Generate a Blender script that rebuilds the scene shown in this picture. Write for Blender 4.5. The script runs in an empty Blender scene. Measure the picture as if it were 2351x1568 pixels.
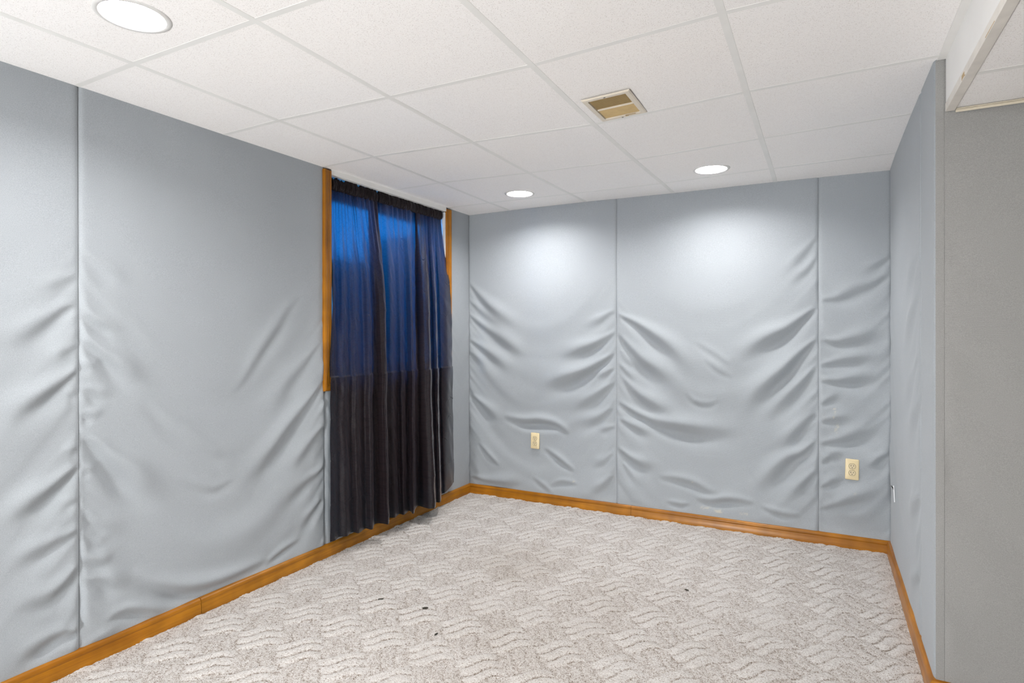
import bpy, bmesh, math, random
import numpy as np
from mathutils import Matrix, Vector
from mathutils.geometry import tessellate_polygon

random.seed(7)
RNG = np.random.RandomState(11)
SC = bpy.context.scene
COL = SC.collection

# ------------------------------------------------------------------ room measures (metres)
H = 2.153            # ceiling
W = 2.785            # back wall width
D = 1.495            # depth of the right-hand wall before it turns away
GX, GY = 0.6096, 0.6068
AX, BY = 0.3636, 0.3107   # first tee from the left wall / from the back wall
YF = -7.6            # wall behind the camera
XR = 5.2             # far end of the area on the right
SOF = 1.976          # lowered ceiling on the right
WIN_Y0, WIN_Y1, WIN_Z0 = -1.470, -0.328, 0.975

# ------------------------------------------------------------------ object helpers
def link(o, parent=None):
    COL.objects.link(o)
    if parent is not None:
        o.parent = parent
    return o

def tag(o, label=None, cat=None, group=None, kind=None):
    if label: o['label'] = label
    if cat: o['category'] = cat
    if group: o['group'] = group
    if kind: o['kind'] = kind
    return o

def empty(name, loc=(0, 0, 0)):
    o = bpy.data.objects.new(name, None)
    o.empty_display_size = 0.05
    o.location = loc
    return link(o)

def mesh_from(name, verts, faces, mat, parent=None, smooth=False, loc=(0, 0, 0)):
    me = bpy.data.meshes.new(name)
    me.from_pydata([tuple(v) for v in verts], [], [tuple(f) for f in faces])
    me.update()
    if mat is not None: me.materials.append(mat)
    if smooth:
        me.polygons.foreach_set('use_smooth', [True] * len(me.polygons))
    o = bpy.data.objects.new(name, me)
    o.location = loc
    return link(o, parent)

def from_bm(name, bm, mat, parent=None, smooth=False, loc=(0, 0, 0), rot=(0, 0, 0)):
    bmesh.ops.recalc_face_normals(bm, faces=bm.faces)
    me = bpy.data.meshes.new(name)
    bm.to_mesh(me); bm.free()
    if mat is not None: me.materials.append(mat)
    if smooth:
        me.polygons.foreach_set('use_smooth', [True] * len(me.polygons))
        try: me.set_sharp_from_angle(angle=math.radians(35))
        except Exception: pass
    o = bpy.data.objects.new(name, me)
    o.location = loc; o.rotation_euler = rot
    return link(o, parent)

def grid_mesh(name, P, mat, parent=None, flip=False, attr=None):
    """P: array (n, m, 3) -> quad grid, smooth."""
    n, m = P.shape[:2]
    co = P.reshape(-1, 3).astype(np.float32)
    idx = np.arange(n * m).reshape(n, m)
    q = np.stack([idx[:-1, :-1], idx[1:, :-1], idx[1:, 1:], idx[:-1, 1:]], -1).reshape(-1, 4)
    if flip: q = q[:, ::-1]
    me = bpy.data.meshes.new(name)
    me.vertices.add(len(co)); me.vertices.foreach_set('co', co.ravel())
    me.loops.add(q.size); me.loops.foreach_set('vertex_index', q.ravel().astype(np.int32))
    me.polygons.add(len(q))
    me.polygons.foreach_set('loop_start', (np.arange(len(q)) * 4).astype(np.int32))
    me.polygons.foreach_set('use_smooth', np.ones(len(q), dtype=bool))
    me.update(calc_edges=True)
    me.validate()
    if attr:
        for k, v in attr.items():
            a = me.attributes.new(k, 'FLOAT', 'POINT')
            a.data.foreach_set('value', v.ravel().astype(np.float32))
    if mat is not None: me.materials.append(mat)
    o = bpy.data.objects.new(name, me)
    return link(o, parent)

def bm_box(bm, lo, hi, bevel=0.0, segs=2):
    vs = [bm.verts.new((x, y, z)) for x in (lo[0], hi[0]) for y in (lo[1], hi[1]) for z in (lo[2], hi[2])]
    fs = [(0, 1, 3, 2), (4, 6, 7, 5), (0, 4, 5, 1), (2, 3, 7, 6), (0, 2, 6, 4), (1, 5, 7, 3)]
    faces = [bm.faces.new([vs[i] for i in f]) for f in fs]
    if bevel > 0:
        edges = list({e for f in faces for e in f.edges})
        bmesh.ops.bevel(bm, geom=edges, offset=bevel, segments=segs, affect='EDGES', profile=0.6)
    return bm

def box(name, lo, hi, mat, parent=None, bevel=0.0, smooth=False):
    bm = bmesh.new(); bm_box(bm, lo, hi, bevel)
    return from_bm(name, bm, mat, parent, smooth)

def sweep(bm, prof, p0, p1, right, up, m0=0.0, m1=0.0):
    """Extrude the closed 2-D profile prof [(a, b)] along p0->p1; a along `right`, b along `up`.
    m0/m1: mitre, how far the end is shifted along the run per unit of a."""
    p0, p1, right, up = map(Vector, (p0, p1, right, up))
    d = (p1 - p0).normalized()
    A = [bm.verts.new(p0 + right * a + up * b + d * (m0 * a)) for a, b in prof]
    B = [bm.verts.new(p1 + right * a + up * b + d * (m1 * a)) for a, b in prof]
    n = len(prof)
    for i in range(n):
        j = (i + 1) % n
        bm.faces.new((A[i], A[j], B[j], B[i]))
    bm.faces.new(A[::-1]); bm.faces.new(B)

# ------------------------------------------------------------------ materials
def new_mat(name):
    m = bpy.data.materials.new(name); m.use_nodes = True
    nt = m.node_tree
    for n in list(nt.nodes): nt.nodes.remove(n)
    out = nt.nodes.new('ShaderNodeOutputMaterial')
    b = nt.nodes.new('ShaderNodeBsdfPrincipled')
    nt.links.new(b.outputs[0], out.inputs[0])
    return m, nt, b, out

def N(nt, t, **kw):
    n = nt.nodes.new(t)
    for k, v in kw.items():
        if hasattr(n, k) and not k.startswith('i_'): setattr(n, k, v)
    return n

def setin(n, **kw):
    for k, v in kw.items():
        n.inputs[k.replace('_', ' ')].default_value = v
    return n

def coords(nt, scale=(1, 1, 1)):
    g = N(nt, 'ShaderNodeNewGeometry')       # world position: real size, fixed to the room
    mp = N(nt, 'ShaderNodeMapping'); mp.inputs['Scale'].default_value = scale
    nt.links.new(g.outputs['Position'], mp.inputs['Vector'])
    return mp.outputs[0]

def noise(nt, vec, scale, detail=2, rough=0.5, dist=0.0):
    n = N(nt, 'ShaderNodeTexNoise')
    nt.links.new(vec, n.inputs['Vector'])
    setin(n, Scale=scale, Detail=detail, Roughness=rough, Distortion=dist)
    return n.outputs[0]

def ramp(nt, fac, stops):
    r = N(nt, 'ShaderNodeValToRGB')
    nt.links.new(fac, r.inputs[0])
    el = r.color_ramp.elements
    while len(el) < len(stops): el.new(0.5)
    for e, (p, c) in zip(el, stops):
        e.position = p
        e.color = (c, c, c, 1) if not hasattr(c, '__len__') else (*c, 1)
    return r.outputs[0]

def mixc(nt, fac, a, b, mode='MIX'):
    m = N(nt, 'ShaderNodeMix'); m.data_type = 'RGBA'; m.blend_type = mode
    for s, v in ((m.inputs[0], fac), (m.inputs[6], a), (m.inputs[7], b)):
        if hasattr(v, 'is_linked') or hasattr(v, 'links'): nt.links.new(v, s)
        else: s.default_value = v if not hasattr(v, '__len__') else (*v, 1)
    return m.outputs[2]

def math_(nt, op, a, b=None):
    m = N(nt, 'ShaderNodeMath'); m.operation = op
    for s, v in ((m.inputs[0], a), (m.inputs[1], b)):
        if v is None: continue
        if hasattr(v, 'links'): nt.links.new(v, s)
        else: s.default_value = v
    return m.outputs[0]

def bump(nt, b, height, strength, dist):
    n = N(nt, 'ShaderNodeBump'); setin(n, Strength=strength, Distance=dist)
    nt.links.new(height, n.inputs['Height']); nt.links.new(n.outputs[0], b.inputs['Normal'])

def attribute(nt, name):
    a = N(nt, 'ShaderNodeAttribute'); a.attribute_name = name
    return a.outputs['Fac']

def m_fabric(name, col, var=0.075):
    m, nt, b, o = new_mat(name)
    v = coords(nt)
    f = noise(nt, v, 420, 2, 0.7)
    w1 = N(nt, 'ShaderNodeTexWave'); w1.wave_type = 'BANDS'; w1.bands_direction = 'Z'
    nt.links.new(v, w1.inputs['Vector']); setin(w1, Scale=95.0, Distortion=3.0, Detail=1.0)
    big = noise(nt, v, 1.6, 3, 0.55)
    k = ramp(nt, f, [(0.30, 1 - 2.2 * var), (0.70, 1 + 1.3 * var)])
    k2 = ramp(nt, big, [(0.30, 0.95), (0.70, 1.03)])
    c = mixc(nt, 1.0, k, col, 'MULTIPLY')
    c = mixc(nt, 1.0, c, k2, 'MULTIPLY')
    st = attribute(nt, 'stain')
    c = mixc(nt, st, c, (0.56, 0.54, 0.46))
    nt.links.new(c, b.inputs['Base Color'])
    setin(b, Roughness=0.78)
    b.inputs['Specular IOR Level'].default_value = 0.25
    b.inputs['Sheen Weight'].default_value = 0.12
    b.inputs['Sheen Roughness'].default_value = 0.4
    h = math_(nt, 'ADD', math_(nt, 'MULTIPLY', w1.outputs[1], 0.5), f)
    bump(nt, b, h, 0.25, 0.0012)
    return m

def m_wood(name, axis, c0=(0.26, 0.086, 0.003), c1=(0.47, 0.188, 0.010)):
    m, nt, b, o = new_mat(name)
    s = [26, 26, 26]; s[axis] = 1.6
    v = coords(nt, tuple(s))
    f = noise(nt, v, 1.0, 5, 0.6, 0.6)
    s2 = [230, 230, 230]; s2[axis] = 5
    v2 = coords(nt, tuple(s2))
    g = noise(nt, v2, 1.0, 2, 0.6)
    s3 = [1.0, 1.0, 1.0]; s3[axis] = 3.0
    blot = noise(nt, coords(nt, tuple(s3)), 3.0, 2, 0.5)
    c = ramp(nt, f, [(0.28, c0), (0.72, c1)])
    c = mixc(nt, 1.0, c, ramp(nt, g, [(0.3, 0.86), (0.7, 1.06)]), 'MULTIPLY')
    c = mixc(nt, 1.0, c, ramp(nt, blot, [(0.3, 0.78), (0.7, 1.15)]), 'MULTIPLY')
    nt.links.new(c, b.inputs['Base Color'])
    setin(b, Roughness=0.33)
    b.inputs['Coat Weight'].default_value = 0.08
    b.inputs['Specular IOR Level'].default_value = 0.3
    b.inputs['Coat Roughness'].default_value = 0.2
    bump(nt, b, g, 0.06, 0.0006)
    return m

def m_plain(name, col, rough=0.5, metal=0.0, spec=0.5, fine=0.0, scale=60):
    m, nt, b, o = new_mat(name)
    v = coords(nt)
    f = noise(nt, v, scale, 3, 0.6)
    c = mixc(nt, 1.0, ramp(nt, f, [(0.3, 1 - fine), (0.7, 1 + fine * 0.5)]), col, 'MULTIPLY')
    nt.links.new(c, b.inputs['Base Color'])
    setin(b, Roughness=rough, Metallic=metal)
    b.inputs['Specular IOR Level'].default_value = spec
    return m

def m_tile():
    m, nt, b, o = new_mat('ceiling_tile_fissured')
    v = coords(nt)
    f = noise(nt, v, 210, 3, 0.7)
    vo = N(nt, 'ShaderNodeTexVoronoi'); nt.links.new(v, vo.inputs['Vector']); setin(vo, Scale=235.0)
    pin = ramp(nt, vo.outputs['Distance'], [(0.12, 0.0), (0.30, 1.0)])
    gate = ramp(nt, noise(nt, v, 150, 2, 0.6), [(0.46, 0.0), (0.58, 1.0)])     # which cells carry a hole
    hole = math_(nt, 'MAXIMUM', pin, gate)
    c = mixc(nt, hole, (0.66, 0.61, 0.57), (1.0, 0.985, 0.968))
    c = mixc(nt, 1.0, c, ramp(nt, f, [(0.3, 0.93), (0.7, 1.02)]), 'MULTIPLY')
    big = noise(nt, v, 0.9, 2, 0.5)
    c = mixc(nt, 1.0, c, ramp(nt, big, [(0.3, (0.97, 0.97, 0.98)), (0.7, (1.0, 0.985, 0.975))]), 'MULTIPLY')
    nt.links.new(c, b.inputs['Base Color'])
    setin(b, Roughness=0.9); b.inputs['Specular IOR Level'].default_value = 0.15
    h = math_(nt, 'ADD', math_(nt, 'MULTIPLY', hole, 1.5), f)
    bump(nt, b, h, 0.35, 0.0015)
    return m

def m_carpet():
    m, nt, b, o = new_mat('carpet_pile')
    v = coords(nt)
    gro = attribute(nt, 'groove')
    wear_shade = attribute(nt, 'wear_shade')
    f = noise(nt, v, 330, 2, 0.75)
    f2 = noise(nt, v, 120, 3, 0.7)
    s = math_(nt, 'ADD', math_(nt, 'MULTIPLY', f, 0.75), math_(nt, 'MULTIPLY', f2, 0.45))
    s = math_(nt, 'SUBTRACT', s, math_(nt, 'MULTIPLY', gro, 0.11))
    c = ramp(nt, s, [(0.43, (0.15, 0.112, 0.082)), (0.505, (0.41, 0.35, 0.30)), (0.565, (0.625, 0.592, 0.565)), (0.72, (0.715, 0.692, 0.668))])
    c = mixc(nt, wear_shade, c, (0.50, 0.43, 0.34), 'MULTIPLY')
    nt.links.new(c, b.inputs['Base Color'])
    setin(b, Roughness=0.95); b.inputs['Specular IOR Level'].default_value = 0.1
    b.inputs['Sheen Weight'].default_value = 0.15
    bump(nt, b, s, 0.7, 0.006)
    return m

def m_curtain(name, k=1.0, thru=1.0):
    m, nt, b, o = new_mat(name)
    v = coords(nt)
    # faint woven diamond lattice
    g = N(nt, 'ShaderNodeSeparateXYZ'); nt.links.new(v, g.inputs[0])
    a1 = math_(nt, 'ADD', g.outputs[1], g.outputs[2]); a2 = math_(nt, 'SUBTRACT', g.outputs[1], g.outputs[2])
    def lines(a):
        t = math_(nt, 'FRACT', math_(nt, 'MULTIPLY', a, 22.0))
        return math_(nt, 'LESS_THAN', math_(nt, 'ABSOLUTE', math_(nt, 'SUBTRACT', t, 0.5)), 0.055)
    lat = math_(nt, 'MAXIMUM', lines(a1), lines(a2))
    f = noise(nt, v, 260, 3, 0.7)
    c = mixc(nt, lat, (0.0165 * k, 0.0105 * k, 0.0118 * k), (0.0095 * k, 0.0062 * k, 0.0070 * k))
    nt.links.new(c, b.inputs['Base Color'])
    setin(b, Roughness=0.46); b.inputs['Specular IOR Level'].default_value = 0.11
    b.inputs['Sheen Weight'].default_value = 0.03; b.inputs['Sheen Roughness'].default_value = 0.35
    b.inputs['Sheen Tint'].default_value = (0.8, 0.7, 0.85, 1)
    bump(nt, b, f, 0.12, 0.001)
    spk = ramp(nt, noise(nt, v, 190, 2, 0.8), [(0.35, 0.75), (0.62, 1.05), (0.75, 1.7)])
    tr = N(nt, 'ShaderNodeBsdfTranslucent')
    nt.links.new(mixc(nt, 1.0, spk, tuple(c * thru for c in DIFFUSE_THRU), 'MULTIPLY'), tr.inputs['Color'])
    # light that passes nearly straight on between the threads
    th = N(nt, 'ShaderNodeBsdfPrincipled')
    nt.links.new(mixc(nt, 1.0, spk, tuple((c * thru) ** 2 for c in STRAIGHT_THRU), 'MULTIPLY'), th.inputs['Base Color'])
    wv = N(nt, 'ShaderNodeValue'); wv.outputs[0].default_value = 1.0
    nt.links.new(wv.outputs[0], th.inputs['Transmission Weight'])
    setin(th, Roughness=0.62, IOR=1.09)
    ad = N(nt, 'ShaderNodeAddShader'); ad2 = N(nt, 'ShaderNodeAddShader')
    nt.links.new(b.outputs[0], ad.inputs[0]); nt.links.new(tr.outputs[0], ad.inputs[1])
    nt.links.new(ad.outputs[0], ad2.inputs[0]); nt.links.new(th.outputs[0], ad2.inputs[1])
    nt.links.new(ad2.outputs[0], o.inputs[0])
    return m

DIFFUSE_THRU = (0.004, 0.018, 0.030)
STRAIGHT_THRU = (0.016, 0.033, 0.042)

def m_emit(name, col, strength):
    m, nt, b, o = new_mat(name)
    e = N(nt, 'ShaderNodeEmission'); e.inputs[0].default_value = (*col, 1); e.inputs[1].default_value = strength
    nt.links.new(e.outputs[0], o.inputs[0])
    return m

def m_glass():
    m, nt, b, o = new_mat('window_glass')
    setin(b, Roughness=0.0, IOR=1.45); b.inputs['Transmission Weight'].default_value = 1.0
    b.inputs['Base Color'].default_value = (0.95, 0.98, 1, 1)
    tr = N(nt, 'ShaderNodeBsdfTransparent')
    mx = N(nt, 'ShaderNodeMixShader'); mx.inputs[0].default_value = 0.1
    nt.links.new(tr.outputs[0], mx.inputs[1]); nt.links.new(b.outputs[0], mx.inputs[2])
    nt.links.new(mx.outputs[0], o.inputs[0])
    return m

LAMP = 255.0
M = {
    'fabric': m_fabric('grey_wall_fabric', (0.390, 0.418, 0.442)),
    'fabric_shaded': m_fabric('grey_wall_fabric_shaded', (0.318, 0.314, 0.303)),  # same cloth as the other walls, shade put into a darker, browner colour
    'backing': m_plain('wall_backing', (0.10, 0.10, 0.10), 0.9),
    'wood_x': m_wood('oak_stain_along_x', 0), 'wood_y': m_wood('oak_stain_along_y', 1), 'wood_z': m_wood('oak_stain_along_z', 2),
    'tile': m_tile(),
    'tee': m_plain('painted_tee_metal', (0.86, 0.85, 0.82), 0.45, fine=0.04, scale=9),
    'fascia': m_plain('painted_fascia_board', (0.93, 0.92, 0.90), 0.5, fine=0.03, scale=5),
    'trimring': m_plain('white_trim_ring', (0.74, 0.73, 0.71), 0.45),
    'cone': m_plain('white_reflector', (0.93, 0.93, 0.92), 0.35),
    'lens': m_emit('lit_lamp_lens', (1.0, 0.985, 0.975), LAMP),
    'carpet': m_carpet(),
    'curtain': m_curtain('dark_curtain_cloth'),
    'pocket': m_curtain('dark_curtain_cloth_doubled', 0.8, 0.06),
    'ivory': m_plain('ivory_plastic', (0.80, 0.66, 0.40), 0.35, fine=0.03, scale=30),
    'ivory_dark': m_plain('ivory_receptacle', (0.74, 0.62, 0.40), 0.4),
    'slot': m_plain('slot_dark', (0.02, 0.016, 0.012), 0.7),
    'screw': m_plain('screw_metal', (0.45, 0.42, 0.36), 0.35, metal=0.8),
    'vent_frame': m_plain('cream_vent_enamel', (0.78, 0.70, 0.58), 0.4, fine=0.05, scale=20),
    'vent_slat': m_plain('tan_louver_enamel', (0.50, 0.36, 0.17), 0.45, fine=0.08, scale=40),
    'dark': m_plain('duct_dark', (0.03, 0.022, 0.014), 0.9),
    'vinyl': m_plain('white_window_vinyl', (0.82, 0.83, 0.84), 0.4),
    'blocker': m_plain('blocker_concrete', (0.55, 0.56, 0.56), 0.9, fine=0.1, scale=12),
    'glass': m_glass(),
    'lint': m_plain('dark_grey_lint', (0.045, 0.04, 0.03), 0.95),
    'white': m_plain('torn_white_edge', (0.85, 0.86, 0.87), 0.6),
    'ground': m_plain('ground_gravel', (0.3, 0.3, 0.28), 0.95, fine=0.2, scale=25),
}

# lines under each fold of the wall cloth, (weight, [(run, height), ...]) in metres on the wall
STROKES = {
  'back': [
    (1, [(0.008,1.623),(0.182,1.43),(0.35,1.317),(0.473,1.244)]),
    (0.8, [(0.008,1.491),(0.182,1.337),(0.432,1.154)]),
    (1.1, [(0.008,1.377),(0.182,1.245),(0.412,1.099),(0.553,1.047)]),
    (1, [(0.007,1.188),(0.203,1.059),(0.391,0.917)]),
    (0.7, [(0.007,1.094),(0.181,0.966)]),
    (1.3, [(0.017,0.754),(0.138,0.666),(0.234,0.58),(0.265,0.526)]),
    (1.5, [(0.308,0.603),(0.472,0.577),(0.611,0.587),(0.746,0.57),(0.84,0.508)]),
    (0.7, [(1.182,1.392),(1.059,1.31),(0.951,1.243)]),
    (1, [(1.181,1.242),(1.059,1.158),(0.878,1.088),(0.689,1.05)]),
    (1.4, [(1.173,1.092),(1.023,0.988),(0.878,0.916),(0.727,0.858),(0.592,0.79)]),
    (0.7, [(1.172,0.992),(1.094,0.94),(1.023,0.904)]),
    (1, [(1.172,0.892),(0.987,0.749),(0.821,0.654)]),
    (0.9, [(1.172,0.726),(1.058,0.635),(0.877,0.554)]),
    (1.3, [(0.64,0.394),(0.709,0.357),(0.882,0.249)]),
    (1, [(0.083,0.389),(0.18,0.297),(0.271,0.227)]),
    (1.4, [(0.045,0.115),(0.186,0.094),(0.356,0.097),(0.511,0.139)]),
    (0.7, [(1.172,0.592),(1.058,0.533)]),
    (0.7, [(1.172,0.409),(1.093,0.334),(0.986,0.289)]),
    (0.9, [(1.171,0.259),(1.093,0.166),(0.986,0.102)]),
    (0.8, [(0.688,0.117),(0.783,0.163),(0.913,0.161)]),
    (0.8, [(0.551,0.172),(0.649,0.112),(0.726,0.051)]),
    (1.3, [(1.216,1.358),(1.334,1.291),(1.465,1.193),(1.56,1.114),(1.638,1.02),(1.692,0.943)]),
    (1, [(1.207,1.226),(1.3,1.111),(1.4,1.015),(1.56,0.923),(1.654,0.903)]),
    (0.7, [(1.207,1.126),(1.283,1.028),(1.399,0.95)]),
    (0.9, [(1.215,1.018),(1.3,0.93),(1.35,0.899)]),
    (1, [(1.215,0.944),(1.333,0.817),(1.48,0.727),(1.653,0.659)]),
    (1.4, [(1.206,0.761),(1.333,0.686),(1.48,0.631),(1.638,0.61),(1.79,0.598),(1.936,0.602),(2.036,0.625)]),
    (0.9, [(1.215,0.645),(1.333,0.588),(1.48,0.534)]),
    (1.3, [(1.206,0.445),(1.282,0.386),(1.366,0.345),(1.48,0.341)]),
    (0.6, [(2.417,1.796),(2.346,1.701),(2.281,1.618),(2.228,1.562)]),
    (0.7, [(2.416,1.682),(2.359,1.599),(2.254,1.517)]),
    (1.2, [(2.416,1.382),(2.333,1.312),(2.254,1.24),(2.147,1.181),(2.05,1.121),(1.937,1.073)]),
    (0.35, [(1.715,1.179),(1.835,1.102),(1.937,1.028)]),
    (0.35, [(1.775,1.07),(1.864,0.995),(1.951,0.952)]),
    (1.4, [(2.416,1.197),(2.333,1.11),(2.254,1.006),(2.187,0.931),(2.105,0.838),(2.022,0.729),(1.979,0.681)]),
    (1.1, [(2.416,1.04),(2.345,0.937),(2.267,0.846),(2.187,0.754),(2.091,0.659)]),
    (1, [(2.416,0.768),(2.332,0.662),(2.28,0.585),(2.2,0.49)]),
    (0.7, [(2.416,0.711),(2.371,0.65),(2.345,0.605)]),
    (1.4, [(2.416,0.597),(2.345,0.519),(2.267,0.467),(2.2,0.387),(2.119,0.289),(2.049,0.258)]),
    (0.5, [(1.654,0.848),(1.715,0.788),(1.805,0.777),(1.864,0.811)]),
    (0.9, [(1.48,0.277),(1.606,0.275),(1.714,0.256),(1.804,0.22),(1.878,0.222)]),
    (1.1, [(1.714,0.162),(1.819,0.161),(1.936,0.184),(2.077,0.18)]),
    (1, [(2.416,0.425),(2.332,0.315),(2.253,0.203)]),
    (0.9, [(1.232,0.348),(1.299,0.256),(1.332,0.178)]),
    (0.9, [(1.528,0.122),(1.622,0.111),(1.684,0.127)]),
    (0.8, [(2.105,0.168),(2.213,0.139),(2.332,0.141)]),
    (0.9, [(2.778,1.66),(2.703,1.61),(2.632,1.586)]),
    (0.8, [(2.778,1.565),(2.679,1.501),(2.584,1.47),(2.485,1.437)]),
    (0.7, [(2.435,1.425),(2.535,1.436),(2.656,1.474)]),
    (0.9, [(2.435,1.197),(2.51,1.176),(2.608,1.19),(2.703,1.225),(2.778,1.293)]),
    (0.9, [(2.435,1.04),(2.535,1.064),(2.655,1.08),(2.772,1.103)]),
    (1.1, [(2.435,0.955),(2.535,0.951),(2.655,0.969),(2.772,0.994)]),
    (0.8, [(2.435,0.812),(2.51,0.859),(2.559,0.875)]),
    (0.8, [(2.435,0.712),(2.534,0.733),(2.631,0.726)]),
    (1, [(2.435,0.584),(2.534,0.607),(2.655,0.651),(2.772,0.695)]),
    (0.8, [(2.435,0.47),(2.51,0.52),(2.583,0.541)]),
    (1, [(2.435,0.327),(2.534,0.382),(2.583,0.401)]),
    (1, [(2.778,0.559),(2.726,0.513),(2.679,0.453)]),
    (0.9, [(2.447,0.201),(2.534,0.241),(2.655,0.299),(2.772,0.368)]),
  ],
  'left': [
    (0.9, [(-2.736,1.343),(-2.781,1.327),(-2.83,1.284),(-2.888,1.235),(-2.944,1.189),(-2.971,1.17)]),
    (0.7, [(-2.737,1.199),(-2.8,1.15),(-2.83,1.138)]),
    (1.3, [(-2.734,1.112),(-2.769,1.078),(-2.83,1.026),(-2.889,0.984),(-2.939,0.943),(-2.971,0.915)]),
    (0.6, [(-2.737,1.018),(-2.782,1.008)]),
    (0.8, [(-2.735,0.815),(-2.782,0.795)]),
    (1.4, [(-2.731,0.749),(-2.776,0.716),(-2.825,0.677),(-2.878,0.642),(-2.929,0.608),(-2.972,0.581)]),
    (0.5, [(-2.749,1.451),(-2.799,1.418),(-2.859,1.373)]),
    (0.7, [(-2.735,0.624),(-2.771,0.615),(-2.811,0.608)]),
    (1, [(-2.735,0.512),(-2.786,0.493),(-2.86,0.471),(-2.929,0.45),(-2.973,0.444)]),
    (1.2, [(-2.735,0.383),(-2.766,0.347),(-2.797,0.318),(-2.836,0.299),(-2.893,0.3),(-2.951,0.302)]),
    (1.4, [(-2.731,0.128),(-2.772,0.141),(-2.812,0.147),(-2.861,0.136),(-2.907,0.125),(-2.947,0.118)]),
    (0.8, [(-2.725,0.055),(-2.767,0.063),(-2.807,0.065)]),
    (0.6, [(-2.723,1.54),(-2.683,1.508),(-2.628,1.461),(-2.571,1.396)]),
    (0.8, [(-2.724,1.322),(-2.684,1.286),(-2.629,1.25),(-2.586,1.204)]),
    (1.2, [(-2.724,1.22),(-2.671,1.168),(-2.629,1.129),(-2.557,1.056),(-2.481,1.003)]),
    (0.7, [(-2.724,1.133),(-2.684,1.094)]),
    (0.8, [(-2.718,1.031),(-2.685,1.013),(-2.63,0.971)]),
    (0.8, [(-2.721,0.944),(-2.671,0.901)]),
    (1.4, [(-2.718,0.856),(-2.672,0.804),(-2.63,0.744),(-2.573,0.679),(-2.513,0.604),(-2.401,0.503)]),
    (0.7, [(-2.718,0.732),(-2.685,0.703)]),
    (0.5, [(-2.496,0.98),(-2.449,0.911),(-2.383,0.837),(-2.297,0.765),(-2.185,0.685),(-2.116,0.673)]),
    (0.5, [(-1.675,1.439),(-1.765,1.353),(-1.839,1.252),(-1.933,1.137),(-2.021,1.019),(-2.084,0.959)]),
    (0.6, [(-1.553,1.179),(-1.663,1.066),(-1.754,0.98),(-1.84,0.878),(-1.956,0.805)]),
    (1.2, [(-1.539,0.964),(-1.65,0.858),(-1.767,0.75),(-1.864,0.646),(-1.979,0.544),(-2.075,0.464)]),
    (1, [(-1.526,0.737),(-1.61,0.664),(-1.691,0.584),(-1.78,0.511)]),
    (0.9, [(-1.519,0.498),(-1.611,0.454),(-1.704,0.413),(-1.817,0.36)]),
    (0.5, [(-2.367,0.627),(-2.279,0.565),(-2.185,0.526),(-2.086,0.557)]),
    (0.9, [(-2.719,0.572),(-2.681,0.514),(-2.637,0.471),(-2.579,0.41)]),
    (0.9, [(-2.714,0.488),(-2.67,0.433),(-2.625,0.4)]),
    (0.9, [(-2.714,0.393),(-2.659,0.363),(-2.602,0.349)]),
    (1, [(-2.709,0.314),(-2.66,0.29),(-2.614,0.248),(-2.573,0.208)]),
    (1.5, [(-2.555,0.276),(-2.506,0.233),(-2.442,0.183),(-2.339,0.13),(-2.229,0.101),(-2.111,0.093),(-1.982,0.099),(-1.89,0.106)]),
    (1.3, [(-2.654,0.124),(-2.614,0.138),(-2.567,0.136),(-2.506,0.111),(-2.442,0.077),(-2.375,0.069)]),
    (1.1, [(-1.689,0.146),(-1.772,0.131),(-1.852,0.109),(-1.909,0.081)]),
    (0.9, [(-1.533,0.324),(-1.635,0.248),(-1.721,0.172)]),
    (1, [(-2.715,0.062),(-2.671,0.065),(-2.626,0.063),(-2.579,0.066)]),
  ],
  'right': [
    (1.2, [(-1.159,0.605),(-1.038,0.533),(-0.904,0.449),(-0.832,0.377)]),
    (0.9, [(-1.159,0.474),(-1.058,0.373),(-1.015,0.305)]),
    (1.3, [(-1.119,0.283),(-0.949,0.178),(-0.806,0.085)]),
    (1, [(-1.123,1.388),(-0.914,1.28),(-0.602,1.167)]),
    (0.8, [(-1.122,1.137),(-0.856,1.003),(-0.529,0.857)]),
    (0.8, [(-1.152,1.552),(-0.858,1.465),(-0.67,1.382)]),
    (0.9, [(-1.169,0.974),(-0.912,0.827),(-0.795,0.747)]),
  ],
}
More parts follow.
